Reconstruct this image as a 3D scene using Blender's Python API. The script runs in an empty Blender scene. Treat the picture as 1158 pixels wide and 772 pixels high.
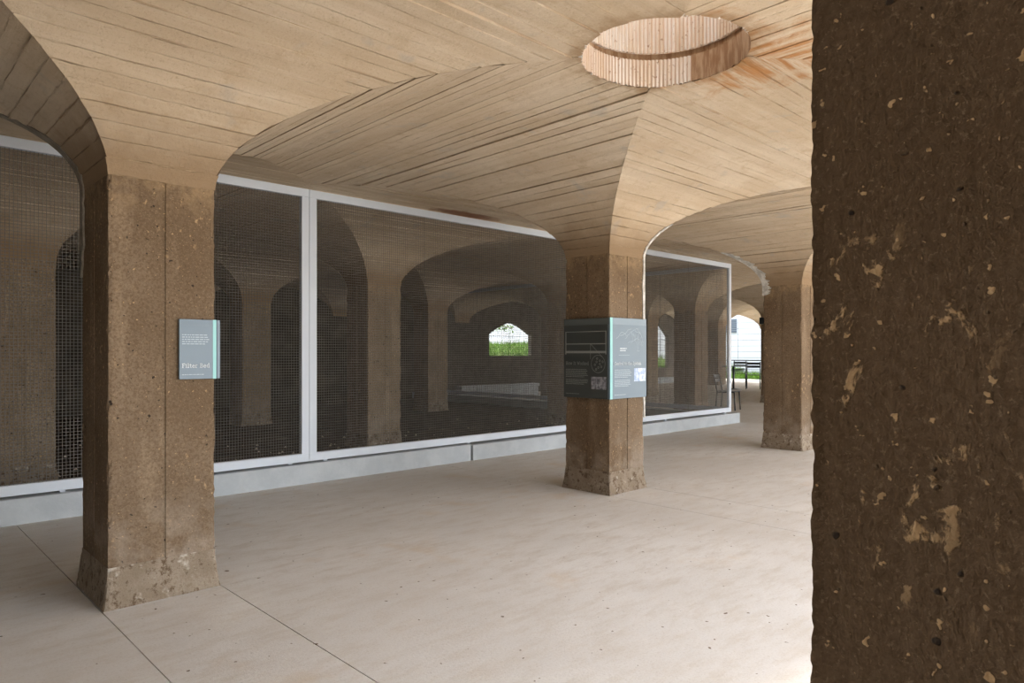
import bpy, bmesh, math, random
from mathutils import Vector, Matrix, noise

# ---------------------------------------------------------------- scale (all plan measures in camera heights)
H = 1.367                       # camera height in metres
YAW = math.radians(46.1485)
F_PX, HORIZON = 783.28, 398.5
S = 3.1213 * H                  # bay size (14 ft)
CU, CV = 0.9354 * H, 3.2295 * H # column (0, 0)
SH = 0.2039 * H                 # half shaft
BS = 0.2211 * H                 # half base
ZS = 1.690 * H                  # springing
ZC = 2.262 * H                  # crown
AR = S / 2 - SH                 # half clear span
RISE = ZC - ZS
RING = 0.346 * H
col_u = lambda i: CU + i * S
col_v = lambda j: CV + j * S
rnd = random.Random(7)

# ---------------------------------------------------------------- camera, world, sun, exposure
sc = bpy.context.scene
COL = sc.collection
cam = bpy.data.objects.new('camera', bpy.data.cameras.new('camera'))
COL.objects.link(cam)
cam.location = (0, 0, H)
cam.rotation_euler = (math.pi / 2, 0, YAW - math.pi / 2)
cam.data.sensor_width = 36
cam.data.lens = F_PX / 1158 * 36
cam.data.shift_y = (HORIZON - 386) / 1158
cam.data.clip_start = 0.05
cam.data.clip_end = 400
sc.camera = cam

world = bpy.data.worlds.new('world')
sc.world = world
world.use_nodes = True
wn = world.node_tree
bg = wn.nodes['Background']
sky = wn.nodes.new('ShaderNodeTexSky')
sky.sky_type = 'NISHITA'
sky.sun_disc = False
sky.sun_elevation = math.radians(55)
sky.sun_rotation = math.radians(115)
sky.dust_density = 3.0
sky.air_density = 1.0
sky.ozone_density = 1.0
veil = wn.nodes.new('ShaderNodeMix')          # thin high cloud: the blue is veiled towards white
veil.data_type = 'RGBA'
veil.inputs[0].default_value = 0.6
veil.inputs[7].default_value = (7.0, 7.0, 7.0, 1)
wn.links.new(sky.outputs[0], veil.inputs[6])
wn.links.new(veil.outputs[2], bg.inputs[0])
bg.inputs[1].default_value = 0.42

SUN_AZ = math.radians(325)      # where the sun stands, measured from +x
SUN_EL = math.radians(55)
sd = bpy.data.lights.new('sun', 'SUN')
sd.energy = 3.0
sd.angle = math.radians(8)
sd.color = (1.0, 0.93, 0.83)
sun = bpy.data.objects.new('sun', sd)
COL.objects.link(sun)
tosun = Vector((math.cos(SUN_AZ) * math.cos(SUN_EL), math.sin(SUN_AZ) * math.cos(SUN_EL), math.sin(SUN_EL)))
sun.rotation_euler = tosun.to_track_quat('Z', 'Y').to_euler()
sun.location = (0, -20, 30)

vs = sc.view_settings
vs.view_transform = 'Standard'
vs.look = 'None'
vs.gamma = 1
vs.use_curve_mapping = False
vs.exposure = 1.25

# ---------------------------------------------------------------- object helpers
def tag(o, label=None, cat=None, group=None, kind=None):
    if label: o['label'] = label
    if cat: o['category'] = cat
    if group: o['group'] = group
    if kind: o['kind'] = kind
    return o

def empty(name, loc=(0, 0, 0), rz=0, parent=None):
    o = bpy.data.objects.new(name, None)
    COL.objects.link(o)
    o.location = loc
    o.rotation_euler = (0, 0, rz)
    o.empty_display_size = 0.1
    if parent: o.parent = parent
    return o

class MB:
    """collects polygons for one mesh object"""
    def __init__(s): s.v = []; s.f = []; s.at = []
    def poly(s, pts):
        n = len(s.v); s.v += [tuple(p) for p in pts]; s.f.append(tuple(range(n, n + len(pts))))
    def hexa(s, p):
        n = len(s.v); s.v += [tuple(q) for q in p]
        for q in ((0, 3, 2, 1), (4, 5, 6, 7), (0, 1, 5, 4), (1, 2, 6, 5), (2, 3, 7, 6), (3, 0, 4, 7)):
            s.f.append(tuple(n + k for k in q))
        return s
    def box(s, x0, x1, y0, y1, z0, z1):
        return s.hexa([(x0, y0, z0), (x1, y0, z0), (x1, y1, z0), (x0, y1, z0), (x0, y0, z1), (x1, y0, z1), (x1, y1, z1), (x0, y1, z1)])
    def tube(s, pts, r, seg=8, cap=True):
        pts = [Vector(p) for p in pts]; n0 = len(s.v); up = None
        for k, p in enumerate(pts):
            d = (pts[min(k + 1, len(pts) - 1)] - pts[max(k - 1, 0)]).normalized()
            if up is None: up = d.orthogonal().normalized()
            else: up = (up - d * up.dot(d)).normalized()
            w = d.cross(up)
            for q in range(seg):
                a = 2 * math.pi * q / seg
                s.v.append(tuple(p + (up * math.cos(a) + w * math.sin(a)) * r))
        for k in range(len(pts) - 1):
            for q in range(seg):
                a, b = n0 + k * seg + q, n0 + k * seg + (q + 1) % seg
                s.f.append((a, b, b + seg, a + seg))
        if cap:
            s.f.append(tuple(n0 + q for q in reversed(range(seg))))
            s.f.append(tuple(n0 + (len(pts) - 1) * seg + q for q in range(seg)))
        return s
    def build(s, name, m, parent=None, smooth=False, bevel=0):
        me = bpy.data.meshes.new(name)
        me.from_pydata(s.v, [], s.f)
        me.update()
        if smooth: me.polygons.foreach_set('use_smooth', [True] * len(me.polygons))
        if s.at:
            s.at += [0.5] * (len(s.v) - len(s.at))
            me.attributes.new('across', 'FLOAT', 'POINT').data.foreach_set('value', s.at)
        me.materials.append(m)
        o = bpy.data.objects.new(name, me)
        COL.objects.link(o)
        if parent: o.parent = parent
        if bevel:
            b = o.modifiers.new('edge', 'BEVEL'); b.width = bevel; b.segments = 2; b.limit_method = 'ANGLE'
        return o

# ---------------------------------------------------------------- materials
def lin(r, g, b):
    f = lambda c: (c / 255 / 12.92) if c / 255 <= 0.04045 else ((c / 255 + 0.055) / 1.055) ** 2.4
    return (f(r), f(g), f(b), 1)

class Mat:
    def __init__(s, name, rough=0.9, metal=0.0, spec=0.3):
        s.m = bpy.data.materials.new(name); s.m.use_nodes = True
        s.t = s.m.node_tree; s.b = s.t.nodes['Principled BSDF']
        s.b.inputs['Roughness'].default_value = rough
        s.b.inputs['Metallic'].default_value = metal
        s.b.inputs['Specular IOR Level'].default_value = spec
        s._pos = None
    def n(s, kind, **kw):
        x = s.t.nodes.new(kind)
        for k, v in kw.items(): setattr(x, k, v)
        return x
    def link(s, a, b): s.t.links.new(a, b)
    def pos(s, scale=(1, 1, 1), rnd=0):
        g = s.n('ShaderNodeNewGeometry'); mp = s.n('ShaderNodeMapping')
        mp.inputs['Scale'].default_value = scale
        src = g.outputs['Position']
        if rnd:
            oi = s.n('ShaderNodeObjectInfo'); mu = s.n('ShaderNodeMath', operation='MULTIPLY')
            s.link(oi.outputs['Random'], mu.inputs[0]); mu.inputs[1].default_value = rnd
            ad = s.n('ShaderNodeVectorMath', operation='ADD'); s.link(src, ad.inputs[0]); s.link(mu.outputs[0], ad.inputs[1]); src = ad.outputs[0]
        s.link(src, mp.inputs[0]); return mp.outputs[0]
    def noise(s, vec, scale, detail=4, rough=0.6, dist=0):
        x = s.n('ShaderNodeTexNoise'); x.inputs['Scale'].default_value = scale; x.inputs['Detail'].default_value = detail
        x.inputs['Roughness'].default_value = rough; x.inputs['Distortion'].default_value = dist
        s.link(vec, x.inputs['Vector']); return x.outputs[0]
    def ramp(s, fac, lo, hi, a=0.0, b=1.0):
        x = s.n('ShaderNodeMapRange'); x.interpolation_type = 'SMOOTHSTEP'
        s.link(fac, x.inputs[0])
        for k, v in zip((1, 2, 3, 4), (lo, hi, a, b)): x.inputs[k].default_value = v
        return x.outputs[0]
    def mul(s, a, b, op='MULTIPLY'):
        x = s.n('ShaderNodeMath', operation=op); x.use_clamp = False
        for k, q in enumerate((a, b)):
            if isinstance(q, (int, float)): x.inputs[k].default_value = q
            else: s.link(q, x.inputs[k])
        return x.outputs[0]
    def mix(s, fac, a, b):
        x = s.n('ShaderNodeMix', data_type='RGBA')
        if isinstance(fac, (int, float)): x.inputs[0].default_value = fac
        else: s.link(fac, x.inputs[0])
        for k, q in ((6, a), (7, b)):
            if isinstance(q, tuple): x.inputs[k].default_value = q
            else: s.link(q, x.inputs[k])
        return x.outputs[2]
    def color(s, c):
        if isinstance(c, tuple): s.b.inputs['Base Color'].default_value = c
        else: s.link(c, s.b.inputs['Base Color'])
        return s
    def bump(s, h, dist, strength=1.0):
        x = s.n('ShaderNodeBump'); x.inputs['Distance'].default_value = dist; x.inputs['Strength'].default_value = strength
        s.link(h, x.inputs['Height']); s.link(x.outputs[0], s.b.inputs['Normal']); return s
    def axis(s, which):
        g = s.n('ShaderNodeNewGeometry'); x = s.n('ShaderNodeSeparateXYZ'); s.link(g.outputs['Position'], x.inputs[0]); return x.outputs[which]

def plain(name, c, rough=0.6, metal=0.0, spec=0.3):
    return Mat(name, rough, metal, spec).color(c).m

def column_material(name, dark=1.0, spots=0.6, tone=((110, 92, 72), (128, 110, 90), (140, 121, 99))):
    k = Mat(name, 0.9, 0, 0.25)
    p = k.pos((1, 1, 1), 9.0); pv = k.pos((3.5, 3.5, 0.6), 9.0)
    big = k.ramp(k.noise(p, 1.7, 5), 0.35, 0.7)
    c = k.mix(big, lin(*(q * dark for q in tone[0])), lin(*(q * dark for q in tone[1])))
    c = k.mix(k.ramp(k.noise(pv, 1.6, 4), 0.5, 0.72), c, lin(*(q * dark for q in tone[2])))
    fine = k.noise(p, 70, 5, 0.7)
    c = k.mix(k.ramp(fine, 0.4, 0.62, 0.0, 0.6), c, lin(94 * dark, 74 * dark, 52 * dark))
    c = k.mix(k.mul(k.ramp(k.noise(p, 130, 3, 0.7), 0.56, 0.7), 0.4), c, lin(170 * dark, 148 * dark, 120 * dark))
    # cream scars where the skin has flaked off
    area = k.ramp(k.noise(p, 1.9, 3), 0.46, 0.62)
    flake = k.ramp(k.noise(k.pos((1, 1, 0.75), 9.0), 24, 5, 0.62, 0.3), 0.60, 0.66)
    tiny = k.ramp(k.noise(p, 55, 2, 0.5), 0.68, 0.71)
    sc_ = k.mul(k.mul(k.mul(area, flake), tiny, 'MAXIMUM'), spots)
    c = k.mix(sc_, c, lin(203, 170, 128))
    pit = k.ramp(k.noise(p, 38, 1, 0.4), 0.24, 0.28, 1.0, 0.0)
    c = k.mix(k.mul(pit, 0.8), c, lin(38, 33, 30))
    z = k.axis(2)
    # paler, ochre-stained head just below the springing
    head = k.ramp(k.mul(z, k.mul(k.noise(p, 4, 4), 0.3), 'ADD'), ZS - 0.12, ZS + 0.2)
    c = k.mix(k.mul(k.mul(head, k.ramp(k.noise(p, 6, 5, 0.7), 0.38, 0.62)), 0.6), c, lin(168, 142, 108))
    # grey bloom low on the faces
    bloom = k.mul(k.ramp(z, 0.05, 0.75, 1.0, 0.0), k.ramp(k.noise(p, 5, 4), 0.42, 0.66))
    c = k.mix(k.mul(bloom, 0.55), c, lin(168, 156, 142))
    k.color(c)
    h = k.mul(k.mul(fine, 0.5), k.mul(k.noise(p, 22, 4), 0.6), 'ADD')
    h = k.mul(h, k.mul(sc_, 0.25), 'SUBTRACT'); h = k.mul(h, k.mul(pit, 0.6), 'SUBTRACT')
    k.bump(h, 0.009, 0.9)
    return k.m

M = {}
M['column'] = column_material('brown_concrete')
M['column_dark'] = column_material('dark_brown_concrete', 0.92, 0.85, ((108, 87, 64), (120, 99, 76), (126, 104, 80)))
M['column_dusty'] = column_material('dusty_concrete', 1.0, 0.5, ((140, 124, 104), (158, 142, 120), (166, 150, 128)))

def plinth_material():
    k = Mat('plinth_render', 0.92, 0, 0.2)
    p = k.pos((1, 1, 1), 5.0)
    c = k.mix(k.ramp(k.noise(p, 9, 7, 0.78), 0.38, 0.62), lin(132, 117, 99), lin(160, 147, 130))
    c = k.mix(k.ramp(k.noise(p, 18, 7, 0.8), 0.48, 0.6), c, lin(100, 82, 63))
    c = k.mix(k.mul(k.ramp(k.noise(p, 12, 3), 0.6, 0.72), 0.8), c, lin(192, 182, 168))
    k.color(c).bump(k.noise(p, 45, 6, 0.75), 0.012, 0.8)
    return k.m
M['plinth'] = plinth_material()

def vault_material(name, along):
    """tan board-marked concrete; grain runs along x ('x') or y ('y')"""
    k = Mat(name, 0.92, 0, 0.2)
    st = (0.35, 5, 5) if along == 'x' else (5, 0.35, 5)
    p = k.pos(); g = k.pos(st); gf = k.pos(tuple(q * 3.2 for q in st))
    oi = k.n('ShaderNodeObjectInfo')
    c = k.mix(k.ramp(k.noise(p, 0.9, 4), 0.35, 0.68), lin(205, 186, 160), lin(217, 202, 180))
    c = k.mix(k.mul(k.ramp(k.noise(g, 2.2, 5, 0.65), 0.36, 0.66), 0.5), c, lin(192, 170, 141))
    c = k.mix(k.mul(k.ramp(k.noise(gf, 2.5, 4, 0.7), 0.55, 0.75), 0.3), c, lin(226, 214, 194))
    c = k.mix(k.mul(k.ramp(k.noise(p, 7, 6, 0.75), 0.5, 0.72), 0.65), c, lin(184, 162, 132))
    c = k.mix(k.mul(k.ramp(oi.outputs['Random'], 0.0, 1.0), 0.2), c, lin(176, 156, 130))
    c = k.mix(k.mul(k.ramp(k.noise(p, 60, 4, 0.7), 0.55, 0.7), 0.4), c, lin(158, 136, 108))
    c = k.mix(k.mul(k.ramp(k.noise(p, 3.1, 3), 0.6, 0.72), 0.55), c, lin(178, 171, 160))
    # crumbly seams: cement fins and dirt along the board edges
    at = k.n('ShaderNodeAttribute'); at.attribute_name = 'across'
    e = k.mul(k.mul(k.mul(at.outputs['Fac'], 0.5, 'SUBTRACT'), 0.0, 'ADD'), 2.0)
    ab = k.n('ShaderNodeMath', operation='ABSOLUTE'); k.link(e, ab.inputs[0]); e = ab.outputs[0]
    g2 = k.pos(tuple(14 if q > 1 else 2.5 for q in st))
    crumb = k.ramp(k.mul(e, k.mul(k.noise(g2, 1.6, 5, 0.75), 0.75), 'ADD'), 1.26, 1.42)
    gate = k.ramp(k.noise(k.pos(tuple(3 if q > 1 else 0.8 for q in st)), 1.3, 3), 0.42, 0.66)
    crumb = k.mul(crumb, gate)
    c = k.mix(k.mul(crumb, 0.5), c, lin(150, 124, 92))
    fin = k.mul(k.ramp(k.mul(e, k.mul(k.noise(g2, 2.3, 4, 0.7), 0.6), 'ADD'), 1.28, 1.36), k.ramp(k.noise(k.pos((1.7, 1.7, 1.7)), 1.1, 3), 0.52, 0.66))
    c = k.mix(k.mul(fin, 0.6), c, lin(230, 218, 198))
    # water-stained brown band above the columns
    z = k.axis(2)
    zz = k.mul(z, k.mul(k.noise(p, 2.3, 4), 0.35), 'SUBTRACT')
    c = k.mix(k.mul(k.ramp(zz, ZS - 0.12, ZS + 0.30, 1.0, 0.0), 0.9), c, lin(140, 117, 90))
    # rust bleeding out of the skylight joint
    mp = k.n('ShaderNodeMapping'); ge = k.n('ShaderNodeNewGeometry'); k.link(ge.outputs['Position'], mp.inputs[0])
    mp.inputs['Location'].default_value = (-(CU + S / 2 + 0.33), -(CV - S / 2 - 0.28), 0); mp.inputs['Scale'].default_value = (1, 1, 0)
    ln = k.n('ShaderNodeVectorMath', operation='LENGTH'); k.link(mp.outputs[0], ln.inputs[0])
    wob = k.mul(ln.outputs['Value'], k.mul(k.noise(p, 3.4, 5, 0.7, 0.8), 1.3), 'ADD')
    rust = k.ramp(wob, 0.85, 1.28, 1.0, 0.0)
    c = k.mix(k.mul(k.mul(rust, k.ramp(k.noise(g, 3.0, 5, 0.7), 0.36, 0.6)), 0.9), c, lin(178, 122, 66))
    # brown dirt ring hugging the opening
    mp2 = k.n('ShaderNodeMapping'); k.link(ge.outputs['Position'], mp2.inputs[0])
    mp2.inputs['Location'].default_value = (-(CU + S / 2), -(CV - S / 2), 0); mp2.inputs['Scale'].default_value = (1, 1, 0)
    l2 = k.n('ShaderNodeVectorMath', operation='LENGTH'); k.link(mp2.outputs[0], l2.inputs[0])
    w2 = k.mul(l2.outputs['Value'], k.mul(k.noise(p, 5, 4, 0.7), 0.5), 'ADD')
    c = k.mix(k.mul(k.ramp(w2, RING + 0.17, RING + 0.42, 1.0, 0.0), 0.7), c, lin(138, 104, 66))
    # rust drips beside the fence head
    mp3 = k.n('ShaderNodeMapping'); k.link(ge.outputs['Position'], mp3.inputs[0])
    mp3.inputs['Location'].default_value = (-4.1 * H, -4.86 * H * 4, 0); mp3.inputs['Scale'].default_value = (1, 4, 0)
    l3 = k.n('ShaderNodeVectorMath', operation='LENGTH'); k.link(mp3.outputs[0], l3.inputs[0])
    w3 = k.mul(l3.outputs['Value'], k.mul(k.noise(p, 6, 4, 0.7), 0.5), 'ADD')
    c = k.mix(k.mul(k.ramp(w3, 0.55, 0.95, 1.0, 0.0), 0.85), c, lin(112, 62, 26))
    k.color(c)
    h = k.mul(k.mul(k.noise(gf, 3.0, 5, 0.7), 0.5), k.mul(k.noise(p, 38, 6, 0.75), 0.9), 'ADD')
    h = k.mul(h, k.mul(crumb, 0.8), 'SUBTRACT'); h = k.mul(h, k.mul(fin, 0.8), 'ADD')
    k.bump(h, 0.009, 0.9)
    return k.m
M['vault_x'] = vault_material('board_marked_concrete_lengthwise', 'x')
M['vault_y'] = vault_material('board_marked_concrete_crosswise', 'y')

def floor_material():
    k = Mat('pale_concrete_floor', 0.75, 0, 0.35)
    p = k.pos(); st = k.pos((0.9, 2.6, 1))
    c = k.mix(k.ramp(k.noise(p, 0.55, 5), 0.36, 0.66), lin(208, 204, 198), lin(220, 217, 212))
    c = k.mix(k.mul(k.ramp(k.noise(st, 3.2, 8, 0.78), 0.42, 0.68), 0.85), c, lin(200, 192, 181))
    c = k.mix(k.mul(k.ramp(k.noise(p, 1.15, 4), 0.58, 0.75), 0.55), c, lin(206, 184, 154))
    c = k.mix(k.mul(k.ramp(k.noise(p, 85, 4, 0.7), 0.5, 0.75), 0.4), c, lin(162, 150, 134))
    c = k.mix(k.ramp(k.noise(p, 23, 2, 0.4), 0.735, 0.75), c, lin(112, 96, 78))
    k.color(c); k.bump(k.mul(k.noise(p, 60, 5, 0.7), k.mul(k.noise(p, 4, 3), 1.2), 'ADD'), 0.0025, 0.6)
    return k.m
M['floor'] = floor_material()

def blotch(name, a, b, scale, bump=0.004, rough=0.9, fine=40, stretch=(1, 1, 1)):
    k = Mat(name, rough, 0, 0.3); p = k.pos(stretch)
    c = k.mix(k.ramp(k.noise(p, scale, 5, 0.65), 0.36, 0.66), a, b)
    k.color(c); k.bump(k.noise(p, fine, 5, 0.7), bump, 0.7)
    return k.m
M['vault_joint'] = blotch('dirty_board_joint', lin(146, 122, 92), lin(186, 164, 134), 8, 0.006)
M['curb'] = blotch('blue_grey_concrete', lin(180, 186, 190), lin(192, 197, 200), 4, 0.003)
M['subbase'] = blotch('dark_joint_filler', lin(86, 76, 64), lin(104, 94, 80), 6)
M['sand'] = blotch('dark_filter_sand', lin(58, 49, 40), lin(84, 72, 58), 3.5, 0.02, 1.0, 30)
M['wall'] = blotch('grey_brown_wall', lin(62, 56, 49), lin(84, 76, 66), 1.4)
M['paving'] = blotch('plaza_paving', lin(196, 188, 176), lin(212, 205, 194), 0.7)
M['grassy_ground'] = blotch('turf_soil', lin(66, 88, 32), lin(92, 112, 46), 2.2, 0.02)
M['frame'] = Mat('grey_powder_coat', 0.45, 0.0, 0.5).color(lin(214, 222, 232)).m
M['wire'] = blotch('weathered_wire', lin(116, 113, 108), lin(134, 130, 124), 9, 0.001, 0.55)
M['white_panel'] = plain('white_cladding', lin(196, 200, 206), 0.6)
M['panel_joint'] = plain('grey_joint', lin(142, 148, 156), 0.8)
M['louvre'] = plain('blue_grey_louvre', lin(92, 104, 120), 0.6)
M['black_metal'] = Mat('charcoal_metal', 0.4, 0.0, 0.5).color(lin(44, 48, 52)).m
M['table_metal'] = Mat('grey_table_metal', 0.4, 0.0, 0.5).color(lin(84, 92, 100)).m
M['coping'] = plain('pale_coping', lin(186, 192, 196), 0.8)
M['sign_slate'] = Mat('slate_blue_print', 0.35, 0, 0.5).color(lin(104, 122, 136)).m
M['sign_dark'] = Mat('dark_slate_print', 0.35, 0, 0.5).color(lin(66, 70, 68)).m
M['sign_band'] = plain('sign_band', lin(132, 148, 160), 0.4)
M['sign_band_dark'] = plain('sign_band_dark', lin(92, 98, 97), 0.4)
M['cyan'] = plain('aqua_strip', lin(150, 205, 204), 0.35)
M['letter'] = plain('white_lettering', lin(226, 234, 238), 0.5)
M['letter_dim'] = plain('pale_lettering', lin(176, 190, 200), 0.5)
M['letter_grey'] = plain('grey_lettering', lin(142, 146, 144), 0.5)
M['photo_grey'] = blotch('printed_picture_grey', lin(96, 96, 104), lin(170, 172, 180), 26, 0.0, 0.5)
M['photo_blue'] = blotch('printed_picture_pale', lin(150, 172, 205), lin(232, 238, 248), 26, 0.0, 0.5)
M['plaster'] = blotch('white_plaster_patch', lin(176, 172, 164), lin(222, 220, 214), 14, 0.012)
M['plaster_grey'] = blotch('grey_mortar_patch', lin(126, 118, 106), lin(152, 144, 132), 12, 0.012)
M['leaf'] = plain('bright_leaf', lin(104, 146, 44), 0.6)
M['grass_blade'] = blotch('grass_blades', lin(70, 108, 30), lin(112, 146, 54), 5, 0.0, 0.7)
M['bark'] = plain('bark', lin(92, 78, 60), 0.9)
M['debris'] = blotch('pale_crumbs', lin(150, 136, 116), lin(196, 184, 166), 20)

def ring_material():
    k = Mat('corrugated_liner', 0.85, 0, 0.3)
    p = k.pos(); v = k.pos((6, 6, 0.8))
    c = k.mix(k.ramp(k.noise(v, 2.5, 4), 0.4, 0.66), lin(222, 216, 208), lin(210, 196, 178))
    c = k.mix(k.ramp(k.noise(v, 1.1, 3), 0.62, 0.74), c, lin(176, 134, 100))
    c = k.mix(k.ramp(k.noise(p, 30, 4, 0.7), 0.6, 0.68), c, lin(140, 116, 92))
    # dirt caught in the corrugation troughs
    tc = k.n('ShaderNodeTexCoord'); sx = k.n('ShaderNodeSeparateXYZ'); k.link(tc.outputs['Object'], sx.inputs[0])
    an = k.mul(sx.outputs[1], sx.outputs[0], 'ARCTAN2'); si = k.n('ShaderNodeMath', operation='SINE'); k.link(k.mul(an, 118.0), si.inputs[0])
    c = k.mix(k.mul(k.ramp(si.outputs[0], 0.0, 0.8), 0.55), c, lin(186, 150, 118))
    k.color(c).bump(k.noise(p, 50, 4), 0.004, 0.6)
    return k.m
M['ring'] = ring_material()
M['ring_smooth'] = blotch('rust_brown_liner', lin(140, 108, 80), lin(178, 152, 124), 6, 0.004, 0.85, 40, (4, 4, 0.7))

# ---------------------------------------------------------------- ceiling: groined vault of board-marked concrete
ceiling = tag(empty('ceiling', (0, 0, 0)), 'tan board-marked concrete groin vault over the whole hall', None, None, 'structure')
NB = 46                          # boards around one barrel

def arc_table(n, sub=40):
    pts = [(-AR * math.cos(math.pi * k / (n * sub)), ZS + RISE * math.sin(math.pi * k / (n * sub))) for k in range(n * sub + 1)]
    cum = [0.0]
    for a, b in zip(pts, pts[1:]): cum.append(cum[-1] + math.hypot(b[0] - a[0], b[1] - a[1]))
    return pts, cum
PTS, CUM = arc_table(NB)
def arc_at(q):
    """position and upward normal at fraction q of the arc"""
    L = q * CUM[-1]; lo, hi = 0, len(CUM) - 1
    while hi - lo > 1:
        m = (lo + hi) // 2
        if CUM[m] <= L: lo = m
        else: hi = m
    t = (L - CUM[lo]) / max(CUM[hi] - CUM[lo], 1e-9)
    a, b = PTS[lo], PTS[hi]
    x, z = a[0] + (b[0] - a[0]) * t, a[1] + (b[1] - a[1]) * t
    dx, dz = b[0] - a[0], b[1] - a[1]; d = math.hypot(dx, dz)
    return x, z, -dz / d, dx / d

MAIN = (CU + S / 2, CV - S / 2)  # centre of the bay with the skylight

class Web:
    """barrel strip between two groins. axis 'x': runs along x over column line i, in the bay row j..j+1; 'y' the other way round"""
    def __init__(s, axis, i, j, lo=1, hi=1):
        s.axis, s.i, s.j, s.lo, s.hi = axis, i, j, lo, hi
        if axis == 'x': s.c, s.t0 = col_u(i), col_v(j) + S / 2
        else: s.c, s.t0 = col_v(j), col_u(i) + S / 2
        s.hole_lo = (axis, i, j) in (('x', 1, -1), ('y', 0, 0))
        s.hole_hi = (axis, i, j) in (('x', 0, -1), ('y', 0, -1))
    def length(s, t, side):
        if side < 0 and not s.lo or side > 0 and not s.hi: return 0.0
        d = abs(t)
        if (side < 0 and s.hole_lo or side > 0 and s.hole_hi) and d < RING: d = max(d, math.sqrt(RING * RING - t * t) + 0.004)
        return S / 2 - d
    def pt(s, t, z, l):
        return (s.c + l, s.t0 + t, z) if s.axis == 'x' else (s.t0 + t, s.c + l, z)
    def backing(s, mb, off=0.008, sub=2):
        n = NB * sub; rows = []
        for k in range(n + 1):
            x, z, nx, nz = arc_at(k / n); t, z = x + nx * off, z + nz * off
            rows.append((s.pt(t, z, -s.length(t, -1)), s.pt(t, z, 0), s.pt(t, z, s.length(t, 1))))
        for a, b in zip(rows, rows[1:]):
            mb.poly((a[0], a[1], b[1], b[0])); mb.poly((a[1], a[2], b[2], b[1]))
    def board(s, mb, k, R, seg=8, jag=0.0032):
        gap = R.uniform(0.0006, 0.0028) / CUM[-1]
        if R.random() < 0.10: gap = 0.007 / CUM[-1]
        q0, q1 = k / NB + gap, (k + 1) / NB - R.uniform(0.0004, 0.0024) / CUM[-1]
        drop = R.uniform(-0.005, 0.0035); tw = R.uniform(-0.003, 0.003)
        e = [arc_at(q0), arc_at((q0 + q1) / 2), arc_at(q1)]
        n0 = len(mb.v); cols = []
        for m in range(seg + 1):
            f = -1 + 2 * m / seg
            jj = [R.uniform(-jag, jag), 0, R.uniform(-jag, jag)]
            col = []
            for w, (x, z, nx, nz) in enumerate(e):
                o = drop + tw * (w - 1) + R.uniform(-0.0008, 0.0008)
                t = x + nx * o + jj[w] * nz; zz = z + nz * o - jj[w] * nx
                l = s.length(t, 1 if f > 0 else -1) * f
                col.append(s.pt(t, zz, l))
            x, z, nx, nz = e[0]; t = x + nx * 0.014; a = s.pt(t, z + nz * 0.014, s.length(t, 1 if f > 0 else -1) * f)
            x, z, nx, nz = e[2]; t = x + nx * 0.014; b = s.pt(t, z + nz * 0.014, s.length(t, 1 if f > 0 else -1) * f)
            cols.append([a] + col + [b])
        mb.at += [0.5] * (len(mb.v) - len(mb.at))
        for c in cols: mb.v += c; mb.at += [0.0, 0.0, 0.5, 1.0, 1.0]
        for m in range(seg):
            for w in range(4):
                a = n0 + m * 5 + w
                mb.f.append((a, a + 5, a + 6, a + 1) if s.axis == 'x' else (a, a + 1, a + 6, a + 5))

near_webs = [('x', 0, -1), ('x', 1, -1), ('y', 0, 0), ('y', 1, 0), ('y', -1, 0), ('x', 1, 0)]
rest_x, rest_y = MB(), MB()
webs = []
for i in range(-2, 7):
    for j in range(-2, 3):
        if j == -2 and i > 0: continue
        webs.append(Web('x', i, j, 0 if i == -2 else 1, 0 if i == 6 or (i == 0 and j == -2) else 1))
for i in range(-2, 6):
    for j in range(-2, 4):
        if j == -2 and i >= 0: continue
        webs.append(Web('y', i, j, 0 if j == -2 or (j == -1 and i >= 0) else 1, 0 if j == 3 else 1))
R = random.Random(3)
for w in webs:
    key = (w.axis, w.i, w.j)
    mat = M['vault_x'] if w.axis == 'x' else M['vault_y']
    if key in near_webs:
        b = MB(); w.backing(b)
        vw = b.build('vault_web', M['vault_joint'], ceiling)
        for k in range(NB):
            m = MB(); w.board(m, k, R)
            m.build('board_strip', mat, vw)
    else:
        tgt = rest_x if w.axis == 'x' else rest_y
        w.backing(tgt, sub=1)
        for k in range(NB): w.board(tgt, k, R, 2, 0.001)
for nm, mb, mt in (('lengthwise_vault_boards', rest_x, 'vault_x'), ('crosswise_vault_boards', rest_y, 'vault_y')):
    tag(mb.build(nm, M[mt], ceiling), kind='stuff')

# skylight shaft of corrugated liner rings
sky_root = tag(empty('skylight_shaft', (MAIN[0], MAIN[1], ZC)), 'round skylight shaft lined with corrugated rings in the vault crown', 'skylight')
def vault_z(x, y):
    e = lambda t: ZS + RISE * math.sqrt(max(0.0, 1 - (t / AR) ** 2))
    return max(e(x), e(y))
def liner(name, r, z0, z1, a0, a1, mat, amp=0.004, rough_low=0.0, seed=1, n=118):
    m = MB(); Rr = random.Random(seed); cnt = int(n * 4 * (a1 - a0) / (2 * math.pi)); rows = 5
    for k in range(cnt + 1):
        a = a0 + (a1 - a0) * k / cnt
        rr = r + amp * math.sin(k * math.pi / 2 + 0.6)
        low = Rr.uniform(0, rough_low)
        zb = (vault_z(rr * math.cos(a), rr * math.sin(a)) - ZC - 0.004) if z0 < 0 else z0
        for q in range(rows): m.v.append((rr * math.cos(a), rr * math.sin(a), zb + low * (q == 0) + (z1 - zb) * q / (rows - 1)))
        ro = r + 0.05
        m.v.append((ro * math.cos(a), ro * math.sin(a), z1)); m.v.append((ro * math.cos(a), ro * math.sin(a), zb + 0.02))
    st = rows + 2
    for k in range(cnt):
        for q in range(st):
            a, b = k * st + q, k * st + (q + 1) % st
            m.f.append((a, b, b + st, a + st))
    return m.build(name, mat, sky_root, smooth=False)
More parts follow.
